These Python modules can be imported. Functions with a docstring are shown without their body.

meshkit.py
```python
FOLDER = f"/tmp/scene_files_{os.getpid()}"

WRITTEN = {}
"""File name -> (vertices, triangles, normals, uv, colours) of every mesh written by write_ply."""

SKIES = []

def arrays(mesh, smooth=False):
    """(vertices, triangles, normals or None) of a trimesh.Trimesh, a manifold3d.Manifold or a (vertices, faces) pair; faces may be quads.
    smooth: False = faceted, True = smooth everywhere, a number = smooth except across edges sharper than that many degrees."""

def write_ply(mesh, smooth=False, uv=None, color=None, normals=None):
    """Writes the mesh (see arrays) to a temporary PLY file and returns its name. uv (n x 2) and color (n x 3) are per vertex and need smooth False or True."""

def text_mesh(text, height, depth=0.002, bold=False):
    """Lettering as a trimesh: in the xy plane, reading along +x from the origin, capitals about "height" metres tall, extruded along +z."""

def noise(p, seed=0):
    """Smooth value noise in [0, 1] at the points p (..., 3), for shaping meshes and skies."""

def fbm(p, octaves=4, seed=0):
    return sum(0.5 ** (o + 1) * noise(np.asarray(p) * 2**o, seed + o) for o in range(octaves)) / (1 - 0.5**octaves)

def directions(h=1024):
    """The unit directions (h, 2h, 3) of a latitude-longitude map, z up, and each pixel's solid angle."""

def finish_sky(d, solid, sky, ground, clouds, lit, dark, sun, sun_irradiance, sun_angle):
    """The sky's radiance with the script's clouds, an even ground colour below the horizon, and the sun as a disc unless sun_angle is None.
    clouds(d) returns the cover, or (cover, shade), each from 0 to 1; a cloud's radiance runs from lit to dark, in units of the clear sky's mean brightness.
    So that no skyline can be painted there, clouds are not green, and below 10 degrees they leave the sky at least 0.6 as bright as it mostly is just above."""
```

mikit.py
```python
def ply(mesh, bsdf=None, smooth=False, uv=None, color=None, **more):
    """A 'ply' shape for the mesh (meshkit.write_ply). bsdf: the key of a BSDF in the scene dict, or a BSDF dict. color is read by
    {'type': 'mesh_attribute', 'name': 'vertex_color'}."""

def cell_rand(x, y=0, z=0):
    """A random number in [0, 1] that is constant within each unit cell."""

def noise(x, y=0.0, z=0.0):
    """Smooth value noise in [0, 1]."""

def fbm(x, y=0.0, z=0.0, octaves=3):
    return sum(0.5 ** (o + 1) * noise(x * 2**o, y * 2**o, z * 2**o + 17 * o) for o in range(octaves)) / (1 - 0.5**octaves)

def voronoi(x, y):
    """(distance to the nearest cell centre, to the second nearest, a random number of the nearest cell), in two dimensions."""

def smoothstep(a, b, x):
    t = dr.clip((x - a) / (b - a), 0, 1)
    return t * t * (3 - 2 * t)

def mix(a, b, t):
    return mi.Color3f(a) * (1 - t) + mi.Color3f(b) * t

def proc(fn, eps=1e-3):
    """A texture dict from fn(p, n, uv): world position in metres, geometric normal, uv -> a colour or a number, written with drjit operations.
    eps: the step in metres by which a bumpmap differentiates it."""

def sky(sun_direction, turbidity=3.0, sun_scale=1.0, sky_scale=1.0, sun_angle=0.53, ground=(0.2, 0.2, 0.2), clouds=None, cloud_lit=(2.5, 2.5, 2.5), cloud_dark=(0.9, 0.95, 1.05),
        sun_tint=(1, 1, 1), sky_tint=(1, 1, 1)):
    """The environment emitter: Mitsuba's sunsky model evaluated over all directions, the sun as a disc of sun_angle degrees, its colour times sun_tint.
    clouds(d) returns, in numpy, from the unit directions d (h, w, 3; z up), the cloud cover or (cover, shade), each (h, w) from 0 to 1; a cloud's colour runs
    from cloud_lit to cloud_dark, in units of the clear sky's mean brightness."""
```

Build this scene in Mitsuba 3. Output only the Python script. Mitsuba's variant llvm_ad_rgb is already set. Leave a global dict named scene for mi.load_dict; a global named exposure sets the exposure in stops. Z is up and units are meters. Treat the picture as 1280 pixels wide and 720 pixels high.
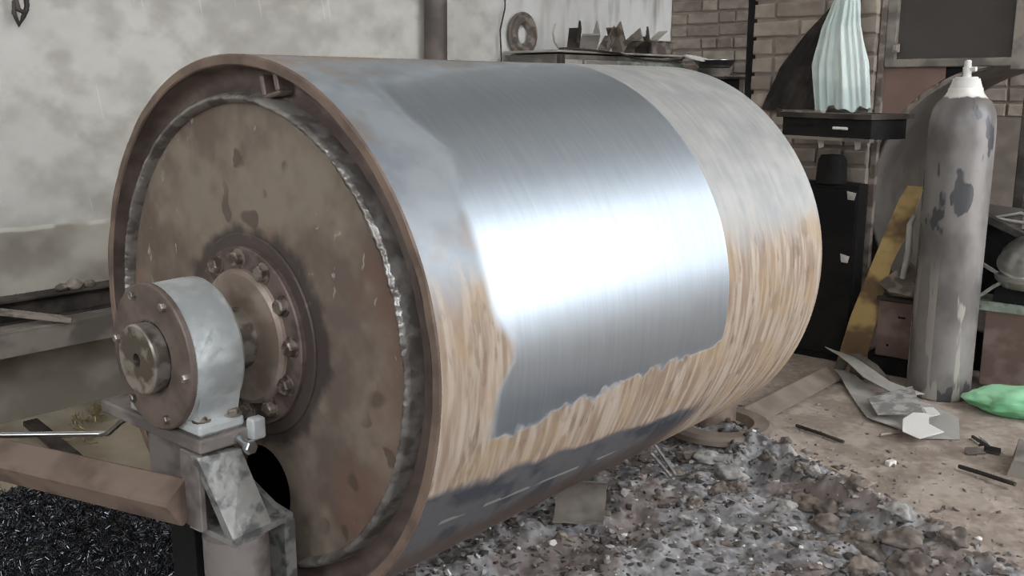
import math, random
import numpy as np
import trimesh
import manifold3d as m3
import shapely.geometry as sg
import drjit as dr
import mitsuba as mi
import mikit, meshkit
from mikit import proc, noise, fbm, voronoi, smoothstep, mix

T = mi.ScalarTransform4f
scene, labels = {}, {}
rng = random.Random(7)
nrg = np.random.RandomState(7)
H, R = 0.715, 0.55            # drum axis height above the floor, drum radius

# ------------------------------------------------------------------ camera, sky, exposure
EYE = (-1.0676, -1.6281, 1.2014)
AIM = (0.74076, 0.6404, -0.2029)
scene['camera'] = dict(type='perspective', fov=55.72, fov_axis='x', near_clip=0.05, far_clip=200.0,
                       to_world=T().look_at(origin=list(EYE), target=[e + a for e, a in zip(EYE, AIM)], up=[0, 0, 1]))


def clouds(d):
    n = meshkit.fbm(d * 3.0, 3, 5)
    return 0.9 + 0.1 * n, 0.25 * n


scene['sky'] = mikit.sky((0.3, -0.6, 0.7), turbidity=4.0, sun_scale=0.0, sky_scale=1.0, clouds=clouds,
                         cloud_lit=(2.1, 2.2, 2.32), cloud_dark=(1.55, 1.63, 1.74), ground=(0.3, 0.28, 0.26))
exposure = 4.6


# ------------------------------------------------------------------ helpers
def lin(r, g, b):
    f = lambda c: c / 12.92 if c <= 0.04045 else ((c + 0.055) / 1.055) ** 2.4
    return [f(r / 255), f(g / 255), f(b / 255)]


def C3(r, g, b):
    return mi.Color3f(*lin(r, g, b))


def add(key, mesh, bsdf, smooth=False, **kw):
    scene[key] = mikit.ply(mesh, bsdf, smooth, **kw)
    return key


def lab(key, label, category=None, group=None, kind=None):
    d = {'label': label}
    if category: d['category'] = category
    if group: d['group'] = group
    if kind: d['kind'] = kind
    labels[key] = d


def num(base, i):
    return base if i == 0 else f'{base}_{i:03d}'


def cat(*ms):
    return trimesh.util.concatenate([m for m in ms])


def hull(pts):
    return trimesh.convex.convex_hull(np.asarray(pts, float))


def box(x0, x1, y0, y1, z0, z1, b=0.003):
    """A box with chamfered edges."""
    b = min(b, 0.45 * (x1 - x0), 0.45 * (y1 - y0), 0.45 * (z1 - z0))
    p = []
    for sx, X, dx in ((1, x0, b), (-1, x1, -b)):
        for Y, dy in ((y0, b), (y1, -b)):
            for Z, dz in ((z0, b), (z1, -b)):
                p += [(X, Y + dy, Z + dz), (X + dx, Y, Z + dz), (X + dx, Y + dy, Z)]
    return hull(p)


def rot(m, axis, deg, at=(0, 0, 0)):
    m = m.copy()
    m.apply_transform(trimesh.transformations.rotation_matrix(math.radians(deg), axis, at))
    return m


def mv(m, x, y, z):
    m = m.copy()
    m.apply_translation((x, y, z))
    return m


def bar(p, q, a, b, up=(0, 0, 1), roll=0.0, c=0.15):
    """A bar from p to q with a chamfered a x b section (a sideways, b along up)."""
    p, q = np.array(p, float), np.array(q, float)
    d = (q - p) / np.linalg.norm(q - p)
    s = np.cross(d, up); s /= np.linalg.norm(s)
    u = np.cross(s, d)
    cr, sr = math.cos(math.radians(roll)), math.sin(math.radians(roll))
    s, u = s * cr + u * sr, -s * sr + u * cr
    k = c * min(a, b)
    sec = [(a / 2 - k, b / 2), (a / 2, b / 2 - k), (a / 2, -b / 2 + k), (a / 2 - k, -b / 2), (-a / 2 + k, -b / 2), (-a / 2, -b / 2 + k), (-a / 2, b / 2 - k), (-a / 2 + k, b / 2)]
    return hull([e + s * i + u * j for e in (p, q) for i, j in sec])


def tube(pts, r, n=8, closed=False):
    pts = np.asarray(pts, float)
    r = np.broadcast_to(np.asarray(r, float), (len(pts),))
    t = np.gradient(pts, axis=0)
    t /= np.linalg.norm(t, axis=1, keepdims=True) + 1e-12
    ref = np.array([0.13, 0.21, 0.97]) if abs(t[0][2]) < 0.9 else np.array([1, 0.1, 0])
    s = np.cross(t[0], ref); s /= np.linalg.norm(s)
    V = []
    for i in range(len(pts)):
        s = s - t[i] * (s @ t[i]); s /= np.linalg.norm(s)
        u = np.cross(t[i], s)
        a = np.arange(n) * 2 * np.pi / n
        V.append(pts[i] + r[i] * (np.cos(a)[:, None] * s + np.sin(a)[:, None] * u))
    V = np.vstack(V)
    F = []
    for i in range(len(pts) - 1):
        for j in range(n):
            a, b = i * n + j, i * n + (j + 1) % n
            F += [(a, b, b + n), (a, b + n, a + n)]
    k = len(V)
    V = np.vstack([V, pts[:1], pts[-1:]])
    for j in range(n):
        F.append((k, (j + 1) % n, j))
        F.append((k + 1, (len(pts) - 1) * n + j, (len(pts) - 1) * n + (j + 1) % n))
    return trimesh.Trimesh(V, F, process=False)


def lathe(profile, axis='x', n=64, at=(0, 0, 0), wobble=None):
    """profile [(t, r)] or list of strips; each strip is its own smooth patch. Axis x or z through 'at'. Returns mesh and uv."""
    strips = profile if isinstance(profile[0][0], (tuple, list)) else [[a, b] for a, b in zip(profile[:-1], profile[1:])]
    V, F, UV = [], [], []
    a = np.linspace(0, 2 * np.pi, n + 1)
    for st in strips:
        k0 = len(V)
        for (t, r) in st:
            for ang in a:
                tt, rr = (t, r) if wobble is None else wobble(t, r, ang)
                c, s = math.cos(ang) * rr, math.sin(ang) * rr
                V.append((tt, -c, s) if axis == 'x' else (c, s, tt))
                UV.append((tt, ang * max(rr, .01)))
        m = n + 1
        for i in range(len(st) - 1):
            for j in range(n):
                p = k0 + i * m + j
                if st[i][1] > 1e-7: F.append((p, p + 1, p + m + 1) if axis == 'x' else (p, p + 1, p + m + 1))
                if st[i + 1][1] > 1e-7: F.append((p, p + m + 1, p + m))
    V = np.array(V) + np.array(at)
    F = np.array(F)
    tm = trimesh.Trimesh(V, F, process=False)
    return tm, np.array(UV)


def flip_if_inward(m):
    if m.volume < 0:
        m = trimesh.Trimesh(m.vertices, m.faces[:, ::-1], process=False)
    return m


def spin(profile, axis='x', n=48, at=(0, 0, 0)):
    """Closed lathed solid, sharp corners at every profile point unless grouped."""
    m, _ = lathe(profile, axis, n, at)
    return flip_if_inward(m)


def hexhead(r, h, washer=0.0):
    """A hex bolt head along -x from x=0 with a small dome chamfer, centred on the x axis."""
    a = np.arange(6) * np.pi / 3
    p = [(0, r * math.cos(t), r * math.sin(t)) for t in a] + [(-h * .8, r * math.cos(t), r * math.sin(t)) for t in a] + [(-h, .82 * r * math.cos(t), .82 * r * math.sin(t)) for t in a]
    m = hull(p)
    if washer:
        m = cat(m, spin([(0, 0), (0, washer), (-.003, washer), (-.003, 0)], 'x', 20))
    return m


def rock(r, seed, sub=1, flat=0.8, jag=0.35):
    s = trimesh.creation.icosphere(subdivisions=sub)
    v = s.vertices
    n = meshkit.fbm(v * 1.4 + seed * 3.17, 3, seed)
    n2 = meshkit.fbm(v * 4.5 + seed * 1.7, 3, seed + 5)
    v = v * (1 + jag * 2 * (n - 0.5) + .5 * jag * (n2 - .5))[:, None] * np.array([1, 0.8 + .3 * ((seed * 37) % 10) / 10, flat]) * r
    return trimesh.Trimesh(v, s.faces, process=False)


def extr(poly, h):
    return trimesh.creation.extrude_polygon(poly, h, engine='earcut')


# ------------------------------------------------------------------ materials
def plain(name, rgb, rough=0.7, metal=0.0, spec=0.4):
    scene[name] = dict(type='twosided', bsdf=dict(type='principled', base_color={'type': 'rgb', 'value': lin(*rgb)}, roughness=rough, metallic=metal, specular=spec))
    return name


def worn(name, a, b, scale=20.0, rough=0.6, metal=0.0, c=None, bump=0.0, thr=(0.4, 0.62)):
    """Two-tone patchy surface (a with patches of b, flecks of c)."""
    A, B = lin(*a), lin(*b)
    Cc = lin(*c) if c else None

    def fn(p, n, uv):
        w = smoothstep(thr[0], thr[1], fbm(p.x * scale, p.y * scale, p.z * scale, 4))
        col = mix(A, B, w)
        if Cc:
            f = smoothstep(0.68, 0.76, noise(p.x * scale * 4.3 + 5, p.y * scale * 4.3, p.z * scale * 4.3))
            col = mix(col, Cc, f * 0.7)
        return col
    bs = dict(type='principled', base_color=proc(fn), roughness=rough, metallic=metal, specular=0.4)
    if bump:
        def bf(p, n, uv): return fbm(p.x * scale * 3, p.y * scale * 3, p.z * scale * 3, 3)
        bs = dict(type='bumpmap', texture=proc(bf), scale=bump, bsdf=bs)
    scene[name] = dict(type='twosided', bsdf=bs)
    return name


def plaster_col(p, n, uv):
    big = fbm(p.x * 1.3, p.y, p.z * 1.6, 4)
    fine = fbm(p.x * 9, p.y, p.z * 9, 4)
    streak = fbm(p.x * 14, 3.0, p.z * 1.6, 3)
    col = mix(lin(168, 164, 155), lin(198, 194, 186), smoothstep(0.3, 0.7, big * .4 + fine * .6))
    col = mix(col, lin(156, 149, 136), smoothstep(0.54, 0.74, fbm(p.x * 5.1 + 8, 1.0, p.z * 5.7, 5)) * .5)
    # white streaks near the far corner, with the doorway light painted in
    ww = smoothstep(2.75, 3.2, p.x + .3 * (fine - .5)) * smoothstep(0.1, 0.55, streak)
    col = mix(col, lin(236, 235, 232), ww * .8)
    # grimy cement dado
    edge = .715 + .03 * (fbm(p.x * 5, 0.0, 0.0, 3) - .5) - .03 * p.x
    low = 1 - smoothstep(edge - .008, edge + .008, p.z)
    dad = mix(lin(134, 127, 115), lin(176, 170, 158), smoothstep(.3, .66, fbm(p.x * 4.2, 5.0, p.z * 4.2, 4)))
    col = mix(col, dad, low)
    line = smoothstep(.012, .004, dr.abs(p.z - edge))
    col = mix(col, lin(205, 200, 188), line * smoothstep(.4, .6, noise(p.x * 9, 0.0, 0.0)) * .8)
    # scratches
    sc = smoothstep(.93, .97, noise(p.x * 60 + p.z * 8, 0.0, p.z * 2.6))
    return mix(col, lin(215, 210, 200), sc * .5)


def plaster_bump(p, n, uv):
    return fbm(p.x * 6, p.y * 6, p.z * 6, 4) + .25 * fbm(p.x * 40, p.y * 40, p.z * 40, 2)


scene['plaster'] = dict(type='twosided', bsdf=dict(type='bumpmap', texture=proc(plaster_bump), scale=0.012,
                        bsdf=dict(type='principled', base_color=proc(plaster_col), roughness=0.85, specular=0.25)))


def dirt_col(p, n, uv):
    f = fbm(p.x * 9, p.y * 9, 0.0, 4)
    g = fbm(p.x * 60, p.y * 60, 0.0, 3)
    swept = mix(lin(136, 123, 112), lin(168, 155, 143), smoothstep(.3, .7, f * .7 + g * .3))
    ash = mix(lin(108, 106, 106), lin(158, 156, 156), smoothstep(.3, .72, f * .35 + g * .65))
    red = mix(ash, lin(126, 110, 103), smoothstep(.56, .7, fbm(p.x * 4 + 3, p.y * 4, 0.0, 3)) * .6)
    # rubble zone: left of a line across the floor
    s = (p.x - 2.008) * 1.161 - (p.y - .082) * .594
    w = smoothstep(.12, -.1, s / 1.304 + .22 * (fbm(p.x * 5, p.y * 5, 2.0, 3) - .5)) * smoothstep(.45, .3, p.y)
    col = mix(swept, red, w)
    tan = mix(lin(136, 125, 108), lin(186, 175, 156), f)
    return mix(col, tan, smoothstep(.5, .75, p.y))


def dirt_bump(p, n, uv):
    return fbm(p.x * 35, p.y * 35, p.z * 35, 4)


scene['dirt'] = dict(type='twosided', bsdf=dict(type='bumpmap', texture=proc(dirt_bump), scale=0.006,
                     bsdf=dict(type='principled', base_color=proc(dirt_col), roughness=0.9, specular=0.2)))


# --- the drum's shell: polished band, bare grey steel, rust, mill scale
def shell_parts(p):
    th = dr.atan2(p.z - H, -p.y) * (180 / math.pi)
    x = p.x
    j = fbm(x * 40, th * .35, 0.0, 3) - .5            # ragged circumferential brush ends
    jl = fbm(x * 9, th * .09, 3.0, 3) - .5
    xl = .14 + .05 * dr.exp(-dr.square((th - 3) / 5)) + .035 * dr.exp(-dr.square((th - 43) / 6)) + .012 * jl
    pol = smoothstep(xl - .016, xl + .016, x) * smoothstep(.9645, .9590, x)
    lo = -12.2 + 3.5 * j + 2.0 * jl - 1.2 * smoothstep(.5, .2, x)
    hi = 60 + 27 * x + 8 * jl
    pol = pol * smoothstep(lo - .8, lo + .8, th) * smoothstep(hi + 4, hi - 4, th)
    wx = x + .006 * fbm(x * 30, th * .2, 8.0, 2)
    s1 = fbm(wx * 80, th * .09 + x * 2, 1.0, 4)                # streaks that run round the drum
    s2 = fbm(wx * 14 + .02 * th, th * .16, 4.0, 5)
    far = smoothstep(.955, .968, x)
    edge = 17 + 9 * (s2 - .5) + 6 * (s1 - .5) - 3 * far
    bare = smoothstep(edge - 5, edge + 6, th)          # grey steel above, rust below
    top = smoothstep(70, 84, th + 18 * (s2 - .5) - 8 * x * (1 - far)) * (1 - far)
    sc = -21 - 11 * x + 5 * (s2 - .5)
    scale_ = smoothstep(sc + 1.2, sc - 1.2, th) * smoothstep(-58, -48, th) * smoothstep(1.06, .9, x + .1 * (s1 - .5))
    return th, x, pol, s1, s2, far, bare, top, scale_


def shell_col(p, n, uv):
    th, x, pol, s1, s2, far, bare, top, scale_ = shell_parts(p)
    rust = mix(lin(146, 126, 108), lin(178, 163, 148), smoothstep(.24, .76, s1))
    rust = mix(rust, lin(118, 97, 82), smoothstep(.58, .78, fbm(x * 55 + 3, th * .16, 7.0, 4)) * .6)
    rust = mix(rust, lin(164, 139, 106), smoothstep(.44, .74, s2) * .5)
    grey = mix(lin(140, 146, 151), lin(160, 165, 168), smoothstep(.25, .75, s2))
    dust = mix(lin(154, 154, 152), lin(174, 172, 167), smoothstep(.2, .8, s2 * .6 + s1 * .4))
    col = mix(rust, mix(grey, dust, far), bare)
    warm = smoothstep(.5, .7, fbm(x * 11 + 9, th * .12, 2.0, 3)) * bare * (1 - far)
    col = mix(col, lin(148, 132, 119), warm * .5)
    col = mix(col, mix(lin(110, 93, 86), lin(138, 122, 112), s2), top)
    sl = mix(lin(90, 93, 100), lin(122, 122, 124), smoothstep(.35, .65, s2))
    sl = mix(sl, lin(116, 98, 87), smoothstep(-36, -41, th + 6 * (s1 - .5)) * .8)
    seam = smoothstep(.7, .25, dr.abs(th + 29.8 + 10 * x)) * smoothstep(.36, .5, noise(x * 23, th * .6, 0.0)) * smoothstep(.75, .6, x)
    sl = mix(sl, lin(190, 184, 178), seam * .8)
    col = mix(col, sl, scale_)
    ps = fbm(x * 160, th * .12, 0.0, 2)
    polc = mix(lin(188, 198, 207), lin(200, 208, 216), ps)
    return mix(col, polc, pol)


def shell_metal(p, n, uv):
    th, x, pol, s1, s2, far, bare, top, scale_ = shell_parts(p)
    m = .08 + .36 * bare * (1 - top) * (1 - .6 * far)
    m = m * (1 - scale_) + .6 * scale_
    return m * (1 - pol) + .91 * pol


def shell_rough(p, n, uv):
    th, x, pol, s1, s2, far, bare, top, scale_ = shell_parts(p)
    r = .56 - .1 * bare + .1 * (s2 - .5)
    r = r * (1 - scale_) + .42 * scale_
    return r * (1 - pol) + (.40 + .04 * (s2 - .5)) * pol


def shell_bump(p, n, uv):
    th = dr.atan2(p.z - H, -p.y) * (180 / math.pi)
    pol = shell_parts(p)[2]
    return (.6 * fbm(p.x * 90, th * .15, 0.0, 3) + .8 * fbm(p.x * 12, th * .12, 1.0, 3)) * (1 - pol) + .03 * fbm(p.x * 120, th * .02, 0.0, 2) * pol


scene['drum_shell'] = dict(type='twosided', bsdf=dict(type='bumpmap', texture=proc(shell_bump), scale=0.0012,
                           bsdf=dict(type='principled', base_color=proc(shell_col), metallic=proc(shell_metal), roughness=proc(shell_rough), anisotropic=0.8, specular=0.5)))


def end_col(p, n, uv):
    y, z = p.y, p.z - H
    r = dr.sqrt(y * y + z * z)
    f = fbm(y * 7, z * 7, p.x, 4)
    g = fbm(y * 28, z * 28, 2.0, 3)
    col = mix(lin(112, 98, 89), lin(142, 130, 116), smoothstep(.3, .7, f * .7 + g * .3))
    col = mix(col, lin(124, 92, 78), smoothstep(.5, .74, fbm(y * 7 + 4, z * 7, 5.0, 4)) * .5)
    wy, wz = y + .03 * (g - .5), z + .04 * (f - .5)
    spots = smoothstep(.72, .84, noise(wy * 30, wz * 20, 9.0)) * smoothstep(.5, .62, fbm(y * 4 + 2, z * 4, 1.0, 3))
    col = mix(col, lin(84, 72, 65), spots * .7)
    sp2 = smoothstep(.74, .86, fbm(wy * 60 + wz * 14, wz * 34, 3.0, 3)) * smoothstep(.52, .62, fbm(y * 5, z * 5, 8.0, 2))
    col = mix(col, lin(178, 172, 160), sp2 * .8)
    dark_ring = smoothstep(.246, .216, r + .07 * (f - .5) + .03 * (g - .5))   # ragged dark ring round the flange
    col = mix(col, lin(70, 62, 60), dark_ring * .85)
    return col


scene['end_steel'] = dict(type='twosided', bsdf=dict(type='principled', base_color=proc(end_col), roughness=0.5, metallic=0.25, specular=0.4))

worn('weld_metal', (120, 114, 109), (158, 154, 149), 30, .34, .65, bump=.003)
worn('brown_steel', (94, 82, 76), (122, 108, 100), 16, .5, .3, thr=(.3, .7))
worn('bounce_white', (196, 193, 186), (212, 209, 203), 3, .9)  # pale finish given to unseen walls to bounce more light
worn('dark_sheet', (64, 59, 55), (78, 72, 67), 3, .55, .2, thr=(.2, .8))
worn('rim_steel', (104, 89, 80), (132, 112, 98), 14, .55, .2, thr=(.3, .7))
worn('pipe_steel', (84, 76, 72), (104, 95, 90), 6, .6, .2)
worn('shell_inner', (112, 108, 103), (132, 127, 121), 4, .5, .2)
worn('primer', (112, 92, 84), (134, 115, 107), 9, .6, .15)
worn('hub_steel', (142, 126, 114), (170, 156, 144), 14, .45, .3)
worn('flange_steel', (92, 80, 74), (118, 102, 96), 24, .5, .3)
worn('bolt_steel', (96, 84, 76), (150, 140, 130), 55, .45, .55)
worn('grey_paint', (176, 180, 179), (206, 210, 208), 22, .38, .3, bump=.0016, thr=(.3, .7))
worn('grey_stand', (104, 105, 104), (160, 159, 154), 30, .42, .4, thr=(.36, .58), bump=.002)
worn('stand_steel', (104, 97, 94), (140, 132, 128), 12, .55, .3)
worn('tan_steel', (106, 90, 80), (132, 114, 102), 10, .6, .15)
worn('floor_iron', (114, 102, 92), (138, 126, 114), 12, .75, .1, thr=(.25, .75))
worn('ground_steel', (120, 112, 104), (186, 180, 172), 30, .35, .8)
worn('dark_steel', (52, 48, 45), (78, 71, 66), 10, .6, .2)
worn('soot_and_shade', (14, 13, 14), (26, 24, 23), 6, .8, .0)  # black of sooty things, also used to paint in shade
worn('dusty_steel', (104, 98, 92), (142, 134, 124), 8, .7, .1)
worn('sheet_metal', (164, 160, 153), (188, 184, 177), 8, .5, .15)
worn('pale_green', (128, 138, 126), (168, 176, 162), 10, .6, .0, c=(120, 112, 100))
worn('scrap', (110, 100, 92), (156, 146, 136), 20, .6, .3)
worn('brick_a', (136, 124, 113), (164, 152, 140), 16, .9, 0, bump=.004, thr=(.15, .85))
worn('brick_b', (126, 114, 104), (150, 138, 127), 16, .9, 0, bump=.004, thr=(.15, .85))
worn('brick_c', (144, 132, 119), (176, 165, 150), 16, .9, 0, bump=.004, thr=(.15, .85))
worn('mortar', (126, 116, 107), (150, 139, 128), 12, .95, thr=(.15, .85))
worn('clod', (100, 91, 84), (132, 121, 112), 30, .95, 0, bump=.006)
worn('ash_stone', (126, 123, 120), (166, 162, 157), 25, .9)
worn('ash_dark', (66, 63, 61), (98, 94, 92), 25, .9)
worn('cloth', (190, 202, 196), (208, 217, 211), 6, .9)
worn('dark_cloth', (40, 36, 34), (58, 53, 49), 8, .95)
worn('yellow', (120, 98, 72), (196, 168, 112), 8, .55, 0, thr=(.34, .56))
worn('bag', (120, 186, 136), (158, 214, 170), 9, .35)
worn('pan', (132, 132, 126), (170, 168, 160), 10, .3, .7)
plain('bright_steel', (190, 192, 194), .25, 1.0)
plain('white', (212, 209, 202), .7)
plain('black_gap', (16, 15, 15), .9)
plain('roofing', (186, 185, 182), .85)
plain('swarf', (104, 107, 113), .27, 1.0)
plain('swarf_dark', (44, 44, 47), .7, .2)
plain('swarf_yellow', (150, 138, 96), .35, .8)


def cyl_col(p, n, uv):
    f = fbm(p.x * 9, p.y * 9, p.z * 5, 4)
    a = dr.atan2(p.y + .488, p.x - 2.858)
    col = mix(lin(106, 101, 98), lin(134, 129, 125), smoothstep(.35, .65, f))
    flake = smoothstep(.57, .60, fbm(a * 1.6 + 4, p.z * 5, 6.0, 4) - .16 * dr.abs(p.z - .5))
    col = mix(col, lin(78, 78, 80), flake)
    col = mix(col, lin(158, 152, 143), smoothstep(.6, .66, fbm(a * 3 + 9, p.z * 4, 1.0, 4)) * smoothstep(.62, .4, p.z))
    wl = 1.165 + .012 * (noise(a * 4, 0.0, 0.0) - .5)
    return mix(col, lin(226, 221, 212), smoothstep(wl - .004, wl + .004, p.z))


scene['cylinder_paint'] = dict(type='twosided', bsdf=dict(type='principled', base_color=proc(cyl_col), roughness=0.36, metallic=0.15, specular=0.5))


def panel_col(p, n, uv):
    f = fbm(p.x * 3, p.y * 5, p.z * 5, 4)
    return mix(lin(120, 96, 87), lin(136, 111, 101), smoothstep(.2, .8, f))


scene['panel_paint'] = dict(type='twosided', bsdf=dict(type='principled', base_color=proc(panel_col), roughness=0.6, specular=0.3))

# ------------------------------------------------------------------ ground
def gh(x, y):
    """Ground height."""
    x, y = np.asarray(x, float), np.asarray(y, float)
    P = np.stack([x, y, 0 * x], -1)
    sm = lambda a, b, v: np.clip((v - a) / (b - a), 0, 1) ** 2 * (3 - 2 * np.clip((v - a) / (b - a), 0, 1))
    s = ((x - 2.008) * 1.161 - (y - .082) * .594) / 1.304
    n1 = meshkit.fbm(P * 5.0, 3, 3)
    n2 = meshkit.fbm(P * 16.0, 4, 4)
    w = sm(.1, -.08, s + .25 * (n1 - .5)) * sm(.7, .3, y)
    ridge = np.exp(-((s + .09) / .1) ** 2) * sm(-1.6, -1.2, y) * sm(.1, -.2, y)
    z = w * (.02 + .05 * (n1 - .35) + .06 * (n2 - .5)) + ridge * (.05 * n1 + .05 * n2)
    z = z + .004 * (meshkit.fbm(P * 9, 3, 8) - .5)
    z = z + sm(.9, 1.9, y) * sm(2.0, .9, x) * .02 * n1
    return np.maximum(z, -.03)


def axis_pts(fine0, fine1, step, lo, hi, coarse):
    return np.unique(np.concatenate([np.arange(lo, fine0, coarse), np.arange(fine0, fine1, step), np.arange(fine1, hi + 1e-6, coarse)]))


gx = axis_pts(-.3, 2.9, .0125, -4.6, 6.2, .15)
gy = axis_pts(-1.5, .7, .0125, -4.6, 2.15, .15)
GX, GY = np.meshgrid(gx, gy, indexing='ij')
GZ = gh(GX, GY)
ix = np.arange(len(gx) * len(gy)).reshape(len(gx), len(gy))
gq = np.stack([ix[:-1, :-1], ix[1:, :-1], ix[1:, 1:], ix[:-1, 1:]], -1).reshape(-1, 4)
add('floor', (np.stack([GX, GY, GZ], -1).reshape(-1, 3), gq), 'dirt', True)
lab('floor', 'bare grey-brown earth floor of the workshop', kind='structure')

# ------------------------------------------------------------------ walls and roof
def grid_wall(u0, u1, v0, v1, nu, nv, f):
    U, V = np.meshgrid(np.linspace(u0, u1, nu), np.linspace(v0, v1, nv), indexing='ij')
    P = f(U, V)
    i = np.arange(nu * nv).reshape(nu, nv)
    q = np.stack([i[:-1, :-1], i[1:, :-1], i[1:, 1:], i[:-1, 1:]], -1).reshape(-1, 4)
    return P.reshape(-1, 3), q


def wl(U, V):
    P = np.stack([U * 1.6, 0 * U, V * 1.6], -1)
    return np.stack([U, 1.95 - .02 * (meshkit.fbm(P, 4, 2) - .5), V], -1)


v, q = grid_wall(-4.6, 4.75, -.1, 5.8, 220, 130, wl)
add('wall_left', (v, q[:, ::-1]), 'plaster', True)
lab('wall_left', 'stained plaster wall behind the drum', kind='structure')

add('wall_back', box(4.70, 4.85, -4.6, 2.0, -.1, 2.3, 0), 'mortar')
add('wall_back__upper_wall', box(4.70, 4.85, -4.6, 2.0, 2.3, 5.8, 0), 'bounce_white')  # unseen upper part made pale to brighten the drum's reflections
lab('wall_back', 'sooty brick wall at the far end of the workshop', kind='structure')
add('pillar', box(3.16, 3.62, -.018, .535, -.1, 5.8, 0), 'mortar')
lab('pillar', 'rough brick pillar behind the bench and the hanging coat', kind='structure')
add('wall_front', cat(box(-4.6, -4.0, -4.75, -4.6, -.1, 5.3, 0), box(-4.0, -1.2, -4.75, -4.6, -.1, 2.2, 0), box(-1.2, .9, -4.75, -4.6, -.1, 5.3, 0), box(5.9, 6.2, -4.75, -4.6, -.1, 5.3, 0), box(.9, 5.9, -4.75, -4.6, 4.7, 5.3, 0)), 'bounce_white')  # high opening behind the camera added to light plaster and end plate
lab('wall_front', 'workshop wall with the wide doorway and an added high opening', kind='structure')
add('wall_rear', cat(box(-4.75, -4.6, -4.6, 2.0, -.1, 1.9, 0), box(-4.75, -4.6, -4.6, 2.0, 3.9, 5.8, 0), box(-4.75, -4.6, .4, 2.0, 1.9, 3.9, 0), box(-4.75, -4.6, -4.6, -2.6, 1.9, 3.9, 0)), 'bounce_white')
lab('wall_rear', 'workshop end wall with high windows', kind='structure')
add('ceiling', box(-4.75, 6.2, -4.75, 2.1, 5.8, 5.9, 0), 'roofing')  # unseen roof, coloured pale to bounce light into the reflections
lab('ceiling', 'unseen sheet roof of the workshop, made pale to bounce light', kind='structure')

# bricks: a handful of shared shapes
def brick_mesh(L, seed):
    r = np.random.RandomState(seed)
    h, d = .064, .10
    p = []
    for X, dx in ((-L / 2, .006), (L / 2, -.006)):
        for Z, dz in ((-h / 2, .006), (h / 2, -.006)):
            j = r.uniform(-.003, .003, 3)
            p += [(.0 + j[0] * .6, X + dx + j[1], Z + dz + j[2]), (.006, X + j[1], Z + j[2]), (d, X + j[1], Z + j[2])]
    return hull(p)


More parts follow.
